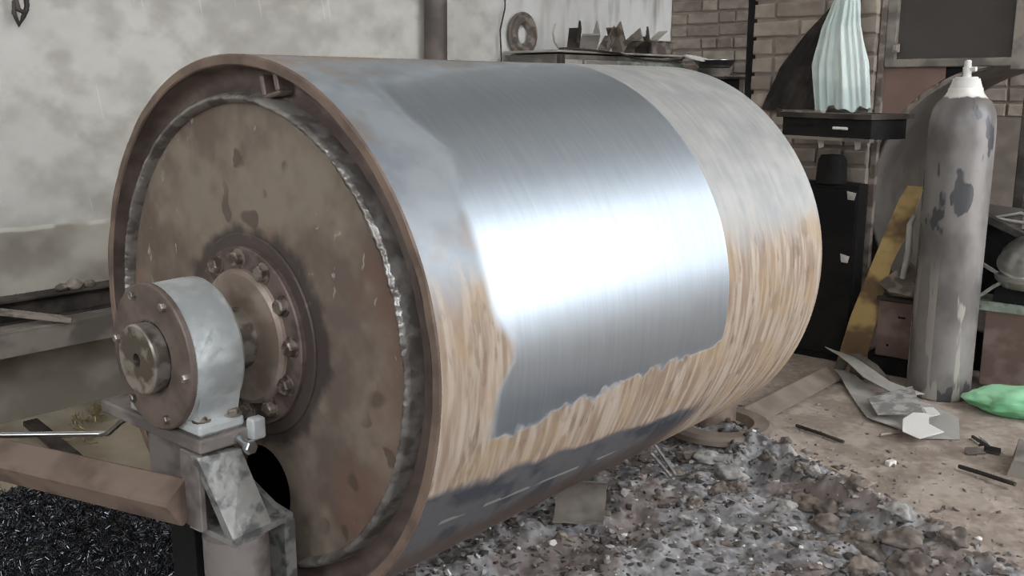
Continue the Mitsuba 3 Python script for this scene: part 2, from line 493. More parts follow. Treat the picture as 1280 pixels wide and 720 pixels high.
BR = {('s', k): meshkit.write_ply(brick_mesh(.222, 50 + k)) for k in range(4)}
BR.update({('h', k): meshkit.write_ply(brick_mesh(.106, 70 + k)) for k in range(3)})
bcount = {}


def lay(parent, X, y0, y1, z0, z1, seed, only=None):
    r = random.Random(seed)
    row = 0
    z = z0 + .04
    while z < z1:
        y = y0 + (0.0 if row % 2 else -.117)
        head = row % 3 == 2
        while y < y1 - .02:
            L = .106 if (head and r.random() < .8) or r.random() < .12 else .222
            a, b = max(y, y0), min(y + L, y1)
            if b - a > .05:
                sc = (b - a) / L
                i = bcount.get(parent, 0)
                bcount[parent] = i + 1
                k = ('s', r.randrange(4)) if L > .2 else ('h', r.randrange(3))
                m = r.choice(['brick_a', 'brick_a', 'brick_b', 'brick_c'])
                scene[num(parent + '__brick', i)] = dict(type='ply', filename=BR[k], face_normals=True, bsdf={'type': 'ref', 'id': m},
                    to_world=T().translate([X - .012 + r.uniform(-.004, .004), (a + b) / 2, z]).rotate([1, 0, 0], r.uniform(-.8, .8)).scale([1, sc, 1]))
            y += L + .012
        z += .08
        row += 1


lay('wall_back', 4.70, -.75, 1.94, 1.04, 2.0, 3)
lay('pillar', 3.16, -.022, .545, .46, 1.72, 4)

# ------------------------------------------------------------------ the drum
AX = (0, 0, H)
LEN = 1.4914
D = 'steel_drum'


def wob(t, r, a):
    k = .0012 * math.sin(3 * a + 1) + .0009 * math.sin(7 * a)
    return (t + (.0012 * math.sin(23 * a) * math.sin(5 * a) if t < .003 else 0), r + (k if r > .5 else 0))


shell_prof = [
    [(0.003, .55), (.4, .55), (.8, .55), (1.2, .55), (LEN - .003, .55)],
    [(LEN - .003, .55), (LEN, .547), (LEN, .529)],
]
m, uv = lathe(shell_prof, 'x', 288, AX, wob)
add(D + '__shell', m, 'drum_shell', True, uv=uv)
lab(D, 'huge rusty steel drum with a mirror-polished band, resting on bearing stands', 'drum')
lab(D + '__shell', 'rolled shell, polished bright in the middle and rusty at both ends')

m, _ = lathe([[(0.003, .55), (0, .547)], [(0, .547), (0, .5315)], [(0, .5315), (.003, .529)]], 'x', 288, AX, wob)
add(D + '__rim', m, 'rim_steel', True)
lab(D + '__rim', 'raw tan edge of the shell plate')
m, _ = lathe([[(.06, .529), (.4, .529), (LEN - .036, .529)], [(LEN - .036, .529), (LEN - .036, 0)]], 'x', 96, AX)
add(D + '__inside', m, 'soot_and_shade', True)  # interior coloured black, painting in the darkness seen through the hole
gm, _ = lathe([[(.003, .529), (.030, .528), (.046, .521), (.052, .505), (.048, .488), (.030, .478)]], 'x', 192, AX)
add(D + '__rim_groove', gm, 'brown_steel', True)
lab(D + '__rim_groove', 'dark brown groove between rim and weld')

# weld bead round the end plate
n = 900
a = np.linspace(0, 2 * np.pi, n + 1)
prof = [(.024, .4575), (.008, .459), (-.002, .4635), (-.003, .4695), (.006, .476), (.034, .480)]
rip = .003 * (meshkit.fbm(np.stack([a * 60, np.sin(a) * 9, np.cos(a) * 9], -1), 3, 1) - .5) + .0005 * np.sin(a * 170)
V = []
for k, (x, r) in enumerate(prof):
    amp = [.1, .4, 1.2, 1.4, 1, .3][k]
    lump = .006 * (meshkit.fbm(np.stack([np.sin(a) * 14 + k * .9, np.cos(a) * 14, 0 * a + k * .7], -1), 3, 5) - .5)
    rr, xx = r + amp * (rip * .5 + lump * .6), x + amp * (rip + lump)
    V.append(np.stack([xx, -rr * np.cos(a), H + rr * np.sin(a)], -1))
V = np.array(V)
i = np.arange(V.shape[0] * V.shape[1]).reshape(V.shape[:2])
q = np.stack([i[:-1, :-1], i[:-1, 1:], i[1:, 1:], i[1:, :-1]], -1).reshape(-1, 4)
add(D + '__weld_bead', (V.reshape(-1, 3), q[:, ::-1]), 'weld_metal', True)
lab(D + '__weld_bead', 'lumpy shiny weld bead')


def disc_with(poly, x, t):
    """Extrude a polygon drawn in (-y, z-H) along x from x to x+t."""
    m = extr(poly, t)
    v = m.vertices
    w = np.stack([x + v[:, 2], -v[:, 0], H + v[:, 1]], -1)
    return flip_if_inward(trimesh.Trimesh(w, m.faces, process=False))


plate = sg.Point(0, 0).buffer(.463, 64).difference(sg.Point(.010, -.322).buffer(.088, 32))
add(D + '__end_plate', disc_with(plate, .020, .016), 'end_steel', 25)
lab(D + '__end_plate', 'stained brown end plate with a round hole near the bottom')
m, _ = lathe([[(LEN - .035, 0), (LEN - .035, .463)], [(LEN - .035, .463), (LEN - .02, .529)], [(LEN - .02, .529), (LEN - .02, 0)]], 'x', 96, AX)
add(D + '__end_plate_001', m, 'brown_steel', 30)
m = spin([[(.021, 0), (.021, .206)], [(.021, .206), (.017, .206)], [(.017, .206), (.014, .203)], [(.014, .203), (.014, 0)]], 'x', 72, AX)
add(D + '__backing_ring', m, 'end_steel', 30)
m = spin([[(.015, 0), (.015, .180)], [(.015, .180), (.005, .180)], [(.005, .180), (.002, .177)], [(.002, .177), (.002, 0)]], 'x', 72, AX)
add(D + '__flange', m, 'flange_steel', 30)
m = spin([[(.003, 0), (.003, .138)], [(.003, .138), (-.004, .136), (-.010, .128)], [(-.010, .128), (-.012, .07)], [(-.012, .07), (-.012, 0)]], 'x', 72, AX)
add(D + '__hub', m, 'hub_steel', 30)
lab(D + '__hub', 'pale worn hub disc inside the ring of bolts')
m = spin([[(0, 0), (0, .062)], [(0, .062), (-.2, .062)], [(-.2, .066), (-.226, .066)], [(-.226, .066), (-.229, .063)], [(-.229, .063), (-.229, .0125)],
          [(-.229, .0125), (-.21, .010)], [(-.21, .010), (-.21, 0)]], 'x', 56, AX)
add(D + '__shaft', m, 'ground_steel', 30)
lab(D + '__shaft', 'machined shaft end with a centre hole')
m = spin([[(LEN - .03, 0), (LEN - .03, .062)], [(LEN - .03, .062), (1.97, .062)], [(1.97, .062), (1.97, 0)]], 'x', 40, AX)
add(D + '__shaft_001', m, 'ground_steel', 30)
hb = mikit.ply(rot(cat(hexhead(.0165, .016), mv(spin([(0, 0), (0, .021), (-.003, .021), (-.003, 0)], 'x', 24), 0, 0, 0)), (1, 0, 0), 0), 'bolt_steel')
for k in range(12):
    t = math.radians(1 + 30 * k)
    scene[num(D + '__bolt', k)] = {**hb, 'to_world': T().translate([.0025, .004 - .156 * math.cos(t), H + .156 * math.sin(t)]).rotate([1, 0, 0], 17 * k)}
# small slotted lug inside the rim
t = math.radians(78)
lug = cat(box(-.0, .03, -.027, -.015, -.018, .022, .003), box(-.0, .03, .015, .027, -.018, .022, .003), box(-.0, .03, -.027, .027, -.024, -.016, .003))
add(D + '__lifting_lug', mv(rot(lug, (1, 0, 0), -13), .012, -.503 * math.cos(t), H + .503 * math.sin(t)), 'brown_steel')

# ------------------------------------------------------------------ bearing housings
def housing(key, mirror):
    def place(m):
        m = m.copy()
        if mirror:
            m.vertices = m.vertices * [-1, 1, 1] + [LEN + .18, 0, 0]
            m = trimesh.Trimesh(m.vertices, m.faces[:, ::-1], process=False)
        return m
    body = spin([[(-.190, .063), (-.190, .131)], [(-.190, .131), (-.186, .134), (-.12, .136), (-.094, .135)], [(-.094, .135), (-.086, .128)], [(-.086, .128), (-.086, .063)], [(-.086, .063), (-.190, .063)]], 'x', 72, AX)
    add(key + '__body', place(body), 'grey_paint', 30)
    cov = spin([[(-.190, .068), (-.190, .138)], [(-.190, .138), (-.198, .138)], [(-.198, .138), (-.201, .135)], [(-.201, .135), (-.201, .072)], [(-.201, .072), (-.199, .068)], [(-.199, .068), (-.190, .068)]], 'x', 72, AX)
    add(key + '__cover', place(cov), 'brown_steel', 30)
    lab(key + '__cover', 'round brown cover plate with small bolts')
    bm = hexhead(.0085, .009)
    for k in range(6):
        t = math.radians(-8 + 60 * k + (8 if k == 1 else 0))
        add(num(key + '__cover_bolt', k), place(mv(bm, -.201, -.119 * math.cos(t), H + .119 * math.sin(t))), 'ground_steel')
    # cast foot that flows up into the body
    foot = cat(box(-.184, -.088, -.122, .13, .580, .604, .006),
               hull([(x, y, z) for x in (-.178, -.094) for y, z in ((-.105, .602), (.105, .602), (-.122, .66), (.122, .66), (-.05, .6), (.05, .6))]))
    add(key + '__foot', place(foot), 'grey_paint')
    fb = rot(hexhead(.013, .012, .017), (0, 1, 0), 90)
    for k, (x, y) in enumerate(((-.165, -.098), (-.106, -.108), (-.165, .112), (-.106, .112))):
        add(num(key + '__foot_bolt', k), place(mv(fb, x, y, .604)), 'bolt_steel')


housing('bearing_housing', False)
lab('bearing_housing', 'round grey painted bearing housing with a brown cover, at the near end of the drum', 'bearing housing')
housing('bearing_housing_001', True)
lab('bearing_housing_001', 'grey bearing housing at the far end of the drum, on the pipe post stand', 'bearing housing')

# ------------------------------------------------------------------ near stand
S = 'bearing_stand'
add(S + '__sole_plate', box(-.192, -.07, -.132, .235, .553, .580, .004), 'stand_steel')
add(S + '__web_plate', box(-.152, -.14, -.075, .128, .40, .553, .002), 'stand_steel')
add(S + '__web_plate_001', box(-.196, -.184, -.128, -.066, .405, .553, .002), 'stand_steel')
add(S + '__back_plate', box(-.14, -.085, .0, .09, -.02, .553, .002), 'soot_and_shade')  # column coloured black to paint in the shade behind the brace
leg = hull([(-.20, -.134, .552), (-.20, -.112, .552), (-.112, -.138, .545), (-.112, -.112, .545), (-.170, -.186, .399), (-.170, -.160, .399), (-.082, -.180, .399), (-.082, -.152, .399)])
add(S + '__strut', leg, 'grey_stand')
lab(S + '__strut', 'sloping scuffed grey strut below the bearing')
add(S + '__post', spin([[(-.05, 0), (-.05, .060)], [(-.05, .060), (.389, .060)], [(.389, .060), (.389, 0)]], 'z', 48, (-.132, -.135, 0)), 'stand_steel', 30)
add(S + '__cap_plate', hull([(x, y, z) for x, y in ((-.180, -.058), (-.174, -.193), (-.030, -.174), (-.012, -.020)) for z in (.388, .401)]), 'grey_stand')
add(S + '__side_plate', hull([(x, y, z) for x in (-.052, -.028) for y, z in ((-.176, -.02), (-.176, .389), (-.045, -.02), (-.045, .389))]), 'grey_stand')
add(S + '__gusset', hull([(x, y, z) for x in (-.050, -.038) for y, z in ((-.165, .400), (-.03, .400), (-.03, .452))]), 'grey_stand')
add(S + '__lug', box(-.092, -.062, -.150, -.126, .556, .598, .004), 'grey_paint')
scr = cat(tube([(-.112, -.12, .566), (-.118, -.175, .560)], .008, 12), mv(rot(hexhead(.0135, .013), (0, 0, 1), 90), -.118, -.172, .560))
add(S + '__adjusting_bolt', scr, 'bright_steel', 30)
lab(S + '__adjusting_bolt', 'bright hex adjusting bolt')
b0, b1 = np.array([-.2, -.08, .452]), np.array([-.328, .44, .442])
b2 = b1 + (b1 - b0) * 1.15
add(S + '__brace', cat(bar(b0, b2, .066, .066, roll=32, c=.08), bar(b2 + [0, 0, .03], [b2[0], b2[1], -.03], .06, .06, up=(1, 0, 0))), 'tan_steel')
lab(S + '__brace', 'rusty brown square brace running to the left')
lab(S, 'welded steel stand of plates, strut and post under the near bearing', 'stand')

# far stand: its pipe post stands in the rubble behind the drum
S2 = 'bearing_stand_001'
add(S2 + '__sole_plate', box(1.70, 1.96, -.15, .2, .553, .580, .004), 'stand_steel')
add(S2 + '__post', spin([[(-.05, 0), (-.05, .084)], [(-.05, .084), (.553, .084)], [(.553, .084), (.553, 0)]], 'z', 48, (1.86, -.03, 0)), 'tan_steel', 30)
m = spin([[(0, .10), (0, .19)], [(0, .19), (.016, .185), (.026, .17)], [(.026, .17), (.026, .12)], [(.026, .12), (0, .10)]], 'z', 48, (1.80, -.09, float(gh(1.8, -.09)) - .012))
add(S2 + '__base_ring', m, 'floor_iron', 35)
lab(S2, 'brown pipe post with a base ring in the rubble below the drum', 'stand')

# hooked rod lying from the stand to the brace
pts = [(-.150, .19, .548), (-.152, .24, .52), (-.158, .285, .487), (-.165, .31, .4815), (-.3, .466, .478), (-.335, .50, .472), (-.342, .506, .455), (-.34, .503, .43)]
add('hooked_rod', tube(pts, .0065, 10), 'bright_steel', 40)
lab('hooked_rod', 'thin bright hooked steel rod lying across the brown brace', 'rod')

# ------------------------------------------------------------------ left: beams and bars along the plaster wall
bm = cat(box(-.6, 1.6, 1.74, 1.92, .378, .39, .002), box(-.6, 1.6, 1.74, 1.752, .30, .38, .002), box(-.6, 1.6, 1.74, 1.92, .30, .312, .002))
add('steel_beam', cat(bm, *[box(x, x + .12, 1.76, 1.9, -.03, .302, .004) for x in (-.5, .9, 1.4)]), 'dusty_steel')
lab('steel_beam', 'long dusty steel channel beam lying against the plaster wall', 'beam')
bm = cat(box(-.5, 1.5, 1.84, 1.935, .466, .476, .002), box(-.5, 1.5, 1.884, 1.894, .39, .468, .002), box(-.5, 1.5, 1.84, 1.935, .388, .398, .002))
add('steel_beam_001', bm, 'dark_steel')
lab('steel_beam_001', 'dark steel beam lying on top of the dusty channel beam', 'beam')
add('flat_bar', bar((.05, 1.93, .490), (.43, 1.72, .398), .055, .016, roll=0), 'scrap')
lab('flat_bar', 'short flat steel bar resting slantwise across the beams', 'bar')
for i, (x, r_) in enumerate(((.47, .022), (.515, .03), (.575, .02))):
    add(num('scrap_lump', i), mv(rock(r_, 11 + i, 2, .7), x, 1.868, .476 + r_ * .55), 'scrap', 40)
    lab(num('scrap_lump', i), ['small rusty scrap lump, leftmost on the dark beam', 'largest scrap lump on the dark beam beside the drum', 'scrap lump on the dark beam nearest the drum'][i], 'scrap')
add('leaning_bar', bar((.26, 1.73, .062), (.225, 1.27, .03), .05, .02), 'dark_steel')
lab('leaning_bar', 'dark flat bar lying on the earth below the beams', 'bar')

# swarf: dark turnings in a heap in front of the drum's end
def curl(c, r_, turns, pitch, w, ax, ph):
    k = max(5, int(6 * turns))
    t = np.linspace(0, turns * 2 * np.pi, k)
    ax = ax / np.linalg.norm(ax)
    s = np.cross(ax, [.3, .5, .8]); s /= np.linalg.norm(s)
    u = np.cross(ax, s)
    P = c + r_ * (np.cos(t + ph)[:, None] * s + np.sin(t + ph)[:, None] * u) + ax * (t[:, None] * pitch)
    V = np.vstack([P, P + ax * w])
    j = np.arange(k - 1)
    F = np.vstack([np.stack([j, j + 1, j + 1 + k], 1), np.stack([j, j + 1 + k, j + k], 1)])
    return V, F


def swarf_h(x, y):
    e = ((x - .02) / .36) ** 2 + ((y - .72) / .52) ** 2
    return np.maximum(0, 1 - e) ** .6 * .13


def curls(pts, seed, rr=(.004, .012)):
    r = np.random.RandomState(seed)
    VV, FF, k = [], [], 0
    for p in pts:
        V, F = curl(np.array(p), r.uniform(*rr), r.uniform(.5, 2.2), r.uniform(.0004, .002), r.uniform(.001, .0026), r.normal(size=3), r.uniform(0, 6))
        VV.append(V); FF.append(F + k); k += len(V)
    return trimesh.Trimesh(np.vstack(VV), np.vstack(FF), process=False)


xs, ys = np.meshgrid(np.linspace(-.36, .40, 90), np.linspace(.18, 1.26, 120), indexing='ij')
zz = swarf_h(xs, ys)
zz = np.where(zz > 0, zz - .01 + .03 * (meshkit.fbm(np.stack([xs * 18, ys * 18, 0 * xs], -1), 3, 6) - .5), -.03)
i = np.arange(xs.size).reshape(xs.shape)
q = np.stack([i[:-1, :-1], i[1:, :-1], i[1:, 1:], i[:-1, 1:]], -1).reshape(-1, 4)
q = q[(zz.reshape(-1)[q] > -.03).any(1)]
add('swarf_heap', (np.stack([xs, ys, zz], -1).reshape(-1, 3), q), 'swarf_dark', True)
lab('swarf_heap', 'heap of dark glittering metal turnings on the floor in front of the drum', 'swarf', kind='stuff')
pts = []
while len(pts) < 7500:
    x, y = nrg.uniform(-.34, .38), nrg.uniform(.2, 1.25)
    h = float(swarf_h(x, y))
    if h > .004 or nrg.rand() < .02:
        pts.append((x, y, max(h, .0) + nrg.uniform(-.006, .014)))
add('swarf_heap__turnings', curls(pts, 5), 'swarf')
labels['swarf_heap__turnings'] = {'kind': 'stuff'}
for i, (x, y, n_, mt) in enumerate(((.48, 1.71, 26, 'swarf_yellow'), (.42, 1.66, 14, 'swarf_yellow'), (.355, 1.50, 18, 'swarf_yellow'))):
    pts = [(x + nrg.normal() * .025, y + nrg.normal() * .02, .018 + abs(nrg.normal()) * .018 + float(gh(x, y))) for _ in range(n_)]
    add(num('swarf_tuft', i), curls(pts, 20 + i, (.008, .02)), mt)
    lab(num('swarf_tuft', i), ['larger tuft of curly yellowish turnings on the earth below the beams', 'small tuft of curly turnings left of the larger tuft', 'small yellow tuft of turnings just above the brown brace'][i], 'swarf', kind='stuff')

# ------------------------------------------------------------------ on the plaster wall
add('wall_pipe', tube([(2.405, 1.885, -.02), (2.415, 1.885, 1.0), (2.43, 1.885, 2.0), (2.43, 1.885, 4.55)], .056, 24), 'pipe_steel', 40)
lab('wall_pipe', 'dark brown vertical pipe standing against the plaster wall', 'pipe')
add('wall_cable', tube([(2.955, 1.925, .6), (2.957, 1.927, 1.35), (2.945, 1.925, 1.5), (2.985, 1.924, 1.62), (2.98, 1.925, 2.6)], .0045, 6), 'dark_steel', 40)
lab('wall_cable', 'thin dark cable running down the plaster wall', 'cable')


def ring_at(prof, y, x, z, n=48):
    m = spin(prof, 'z', n, (0, 0, 0))
    m = rot(m, (1, 0, 0), 90)
    return mv(m, x, y, z)


m = ring_at([[(0, .05), (0, .118)], [(0, .118), (.012, .120), (.02, .112)], [(.02, .112), (.014, .098)], [(.014, .098), (.03, .088), (.03, .066)], [(.03, .066), (.0, .05)]], 1.936, 3.137, 1.487)
add('steel_ring', m, 'scrap', 30)
lab('steel_ring', 'round rusty flanged ring hanging on the plaster wall', 'ring')
# bent iron hook top left
add('wall_hook', cat(tube([(.425, 1.925, 1.62), (.425, 1.905, 1.50), (.43, 1.90, 1.462), (.45, 1.90, 1.452), (.462, 1.905, 1.475), (.465, 1.92, 1.6)], .009, 8),
                     tube([(.425, 1.915, 1.49), (.418, 1.91, 1.45), (.430, 1.905, 1.41), (.446, 1.905, 1.44), (.462, 1.905, 1.468)], .008, 8)), 'dark_steel', 40)
lab('wall_hook', 'dark bent iron hook on the plaster wall at the upper left', 'hook')

# ------------------------------------------------------------------ scrap cabinet behind the drum
K = 'metal_cabinet'
add(K + '__body', box(2.985, 4.24, 1.57, 1.90, -.02, 1.372, .004), 'dusty_steel')
add(K + '__top', box(2.965, 4.262, 1.548, 1.92, 1.380, 1.392, .003), 'sheet_metal')
for k, (a_, b_, mt) in enumerate(((3.04, 3.19, 'sheet_metal'), (3.21, 3.50, 'sheet_metal'), (3.515, 4.235, 'pale_green'))):
    add(num(K + '__panel', k), box(a_, b_, 1.552, 1.57, .1, 1.345, .004), mt)
add(K + '__post', box(2.985, 3.02, 1.54, 1.57, -.02, 1.372, .003), 'dark_steel')
lab(K, 'grey-green metal cabinet covered with scrap, standing by the plaster wall', 'cabinet')


def angle_piece(L, w, t):
    return cat(box(-L / 2, L / 2, -w / 2, w / 2, 0, t, .001), box(-L / 2, L / 2, -w / 2, -w / 2 + t, 0, w, .001))


sc_items = [(3.20, -52, 30, .11, .05, 'dark angle offcut leaning up at the left of the scrap row'), (3.335, 40, 50, .10, .075, 'tilted pale square bracket standing highest in the scrap row'),
            (3.50, -30, 20, .13, .05, 'flat angle offcut in the middle of the scrap row'), (3.575, 55, 10, .12, .05, 'upright angle offcut right of the middle of the scrap row'),
            (3.735, 25, 70, .12, .06, 'rusty bracket left of the dark clamp on the cabinet'), (3.845, -40, 40, .11, .06, 'dark clamp piece against the box on the cabinet')]
for i, (x, tilt, yaw, L, w, l_) in enumerate(sc_items):
    m = rot(rot(angle_piece(L * 1.35, w * 1.35, .010), (0, 1, 0), tilt), (0, 0, 1), yaw)
    m = mv(m, x, 1.62, 1.3925 - m.bounds[0][2])
    add(num('scrap_bracket', i), m, ['dark_steel', 'sheet_metal', 'scrap', 'scrap', 'scrap', 'dark_steel'][i])
    lab(num('scrap_bracket', i), l_, 'scrap')
add('small_box', cat(box(3.87, 4.10, 1.56, 1.72, 1.393, 1.462, .004), box(3.865, 4.105, 1.555, 1.725, 1.462, 1.470, .003)), 'scrap')
lab('small_box', 'small flat brown box at the right end of the cabinet top', 'box')
add('loose_plate', rot(box(-.06, .06, -.03, .03, 0, .006, .001), (0, 1, 0), -28).apply_translation((4.03, 1.62, 1.50)), 'sheet_metal')
lab('loose_plate', 'thin pale plate lying slantwise on the small brown box', 'plate')
pts = [(2.99, 1.56, 1.398), (3.05, 1.545, 1.40), (3.2, 1.55, 1.398), (3.5, 1.534, 1.385), (3.56, 1.528, 1.372), (3.75, 1.528, 1.355), (4.0, 1.529, 1.352), (4.15, 1.53, 1.365), (4.24, 1.536, 1.396)]
add('wire', tube(pts, .006, 6), 'dark_steel', 40)
lab('wire', 'dark wire sagging along the front edge of the cabinet top', 'wire')
pts = [(3.06, 1.58, 1.397), (2.985, 1.56, 1.402), (2.945, 1.555, 1.43), (2.935, 1.555, 1.47), (2.96, 1.56, 1.52)]
add('wire_001', tube(pts, .006, 6), 'sheet_metal', 40)
lab('wire_001', 'bent grey wire rising from the left corner of the cabinet top', 'wire')

# black locker with pans, between cabinet and pillar
K = 'dark_locker'
add(K + '__body', box(4.0, 4.6, 1.02, 1.44, -.02, 1.245, .005), 'soot_and_shade')
add(K + '__top', box(3.98, 4.62, 1.0, 1.46, 1.245, 1.262, .003), 'dark_steel')
add(K + '__frame', cat(box(3.985, 4.0, 1.02, 1.05, 0, 1.245, .002), box(3.985, 4.0, 1.41, 1.44, 0, 1.245, .002)), 'dusty_steel')
lab(K, 'sooty black locker standing by the brick wall behind the drum', 'locker')
pan = spin([[(0, 0), (0, .085)], [(0, .085), (.05, .105)], [(.05, .105), (.05, .099)], [(.05, .099), (.005, .08)], [(.005, .08), (.005, 0)]], 'z', 40, (4.2, 1.33, 1.262))
add('steel_pan', pan, 'dusty_steel', 30)
lab('steel_pan', 'lower dull pan of the stack on the black locker', 'pan')
pan = spin([[(0, 0), (0, .09)], [(0, .09), (.045, .125)], [(.045, .125), (.048, .125)], [(.048, .125), (.044, .118)], [(.044, .118), (.004, .085)], [(.004, .085), (.004, 0)]], 'z', 40, (4.2, 1.33, 1.312))
add('steel_pan_001', pan, 'bright_steel', 30)
lab('steel_pan_001', 'shiny wide pan on top of the stack on the black locker', 'pan')
add('pan_lid', mv(rot(spin([[(0, 0), (0, .085)], [(0, .085), (.008, .08)], [(.008, .08), (.012, 0)]], 'z', 32), (1, 0, 0), 14), 4.12, 1.40, 1.366), 'white', 30)
lab('pan_lid', 'pale lid lying tilted on the shiny pan', 'lid')

# ------------------------------------------------------------------ bench at the pillar, coat
K = 'steel_bench'
p0, p1 = np.array([2.86, .27]), np.array([2.70, -.20])
dxy = (p1 - p0) / np.linalg.norm(p1 - p0)
nn = np.array([-dxy[1], dxy[0]])
if nn[0] < 0: nn = -nn


def slab(a_, b_, t0, t1, z0, z1):
    P = [p0 + dxy * s * np.linalg.norm(p1 - p0) + nn * t for s in (a_, b_) for t in (t0, t1)]
    return hull([(x, y, z) for x, y in P for z in (z0, z1)])


add(K + '__top', slab(0, 1, 0, .25, 1.078, 1.098), 'dark_steel')
add(K + '__drawer', slab(.05, .98, .015, .22, 1.0, 1.078), 'soot_and_shade')
add(K + '__rail', slab(.03, .99, .005, .03, .99, 1.003), 'dusty_steel')
add(K + '__slot', slab(.12, .38, .008, .016, 1.045, 1.052), 'black_gap')
for k, (x, y) in enumerate(((2.95, .18), (2.95, .02))):
    add(num(K + '__bracket', k), bar((x, y, 1.072), (3.157, y, 1.072), .03, .012), 'soot_and_shade')
c_ = p0 + dxy * .74 * np.linalg.norm(p1 - p0)
add(K + '__handle', tube([(c_[0] - .012, c_[1] + .04, 1.043), (c_[0] - .014, c_[1] - .02, 1.041)], .006, 8), 'white', 40)
lab(K + '__handle', 'bright handle')
lab(K, 'black steel bench with a drawer in front of the brick pillar', 'bench')
add('flat_bar_001', mv(rot(box(-.11, .11, -.012, .012, 0, .01, .001), (0, 0, 1), 70), 2.84, .14, 1.098), 'scrap')
lab('flat_bar_001', 'flat grey bar lying on the left end of the black bench', 'bar')
for i, (x, y, z, l_) in enumerate(((2.90, .06, .975, 'white paper scrap below the left half of the black bench'), (2.86, -.11, .975, 'white paper scrap below the right half of the black bench'))):
    m = trimesh.convex.convex_hull(np.array([(0, -.014, .015), (.002, .016, .015), (.004, .01, -.022), (.002, -.012, -.016), (.006, 0, 0)]))
    add(num('paper_scrap', i), mv(m, x - .05, y, z), 'white')
    lab(num('paper_scrap', i), l_, 'paper')


def coat_mesh(seed, amp, hem):
    nz, na = 70, 190
    z = np.linspace(0, 1, nz)                      # 0 hem, 1 peg
    a = np.linspace(0, 2 * np.pi, na, endpoint=False)
    Z, A = np.meshgrid(z, a, indexing='ij')
    wid = np.interp(Z, [0, .35, .62, .85, 1], [.116, .118, .088, .055, .035])
    dep = np.interp(Z, [0, .5, 1], [.05, .042, .03])
    ph = 2.2 * (meshkit.fbm(np.stack([Z * 1.6, np.cos(A), np.sin(A)], -1), 2, seed) - .5)
    f = .55 * np.sin(7 * A + 4 * ph) + .35 * np.sin(13 * A + 1.7 + 6 * ph) + .25 * np.sin(21 * A + 3 * ph)
    k = 1 + amp * f * (1 - .3 * Z)
    cy = np.interp(Z, [0, .35, .65, 1], [.052, .078, .082, .055])
    y = cy + wid * np.cos(A) * (1 + .25 * amp * f)
    x = 3.04 - dep * np.sin(A) * k - .01
    zh = 1.112 + hem * (.009 * np.sin(5 * A + 1) + .007 * np.sin(11 * A)) * (1 - Z) ** 6 + .52 * Z
    V = np.stack([x, y, zh], -1).reshape(-1, 3)
    i = np.arange(nz * na).reshape(nz, na)
    q = np.stack([i[:-1], np.roll(i, -1, 1)[:-1], np.roll(i, -1, 1)[1:], i[1:]], -1).reshape(-1, 4)
    q3 = np.vstack([q[:, [0, 1, 2]], q[:, [0, 2, 3]]])
    top = len(V)
    V = np.vstack([V, [[3.04, .055, 1.648]]])
    cap = np.stack([i[-1], np.roll(i[-1], -1), np.full(na, top)], 1)
    return flip_if_inward(trimesh.Trimesh(V, np.vstack([q3, cap]), process=False))


add('coat', coat_mesh(3, .32, 1.0), 'cloth', True)
lab('coat', 'pale grey-green work coat hanging in folds on the brick pillar', 'coat')
add('coat_peg', tube([(3.16, .055, 1.66), (3.06, .055, 1.65), (3.03, .055, 1.67)], .008, 8), 'dark_steel', 40)
lab('coat_peg', 'iron peg that holds the coat on the brick pillar', 'peg')
m = coat_mesh(9, .4, .6)
v = m.vertices.copy()
t_ = np.clip((v[:, 2] - 1.112) / .52, 0, 1)
v[:, 1] = .055 + (v[:, 1] - .06) * 1.05 + .29 * (1 - t_) ** 1.1  # cloth spread to the left to stand in for the coat's shadow
v[:, 0] = 3.105 + (v[:, 0] - 3.03) * .5
v[:, 2] = v[:, 2] - .008
m = trimesh.Trimesh(v, m.faces, process=False)
add('rag_and_shade', m, 'dark_cloth', True)
lab('rag_and_shade', 'dark cloth behind the pale coat, widened leftwards to stand in for its shadow', 'cloth')

add('shade_post', box(3.19, 3.24, .548, .60, -.02, 5.8, .003), 'soot_and_shade')  # added black post in place of the shadow strip beside the pillar
lab('shade_post', 'added black post standing in for the shade along the left edge of the brick pillar', 'post')

# flat black cupboard filling the black area below the bench
add('black_cupboard__body', box(3.045, 3.142, -.045, .53, -.02, .79, .008), 'soot_and_shade')
add('black_cupboard__door', box(3.036, 3.045, -.035, .52, .03, .77, .003), 'soot_and_shade')
lab('black_cupboard', 'flat black cupboard below the bench, between the drum and the gas cylinder', 'cupboard')
add('black_bucket', spin([[(0, 0), (0, .066)], [(0, .066), (.10, .060), (.122, .048)], [(.122, .048), (.126, 0)]], 'z', 32, (3.075, .10, .79)), 'soot_and_shade', 30)
lab('black_bucket', 'black upturned bucket standing on the black cupboard', 'bucket')
for i, (x, y, z, l_) in enumerate(((3.033, -.002, .470, 'white paper scrap stuck low on the black cupboard'), (3.033, -.012, .745, 'grey paper scrap stuck high on the black cupboard'))):
    m = hull([(0, -.022, .012), (0, .02, .02), (.004, .016, -.018), (.004, -.014, -.02), (-.003, 0, 0)])
    k = num('paper_scrap', i + 2)
    add(k, mv(m, x - .003, y, z), ['white', 'sheet_metal'][i])
    lab(k, l_, 'paper')

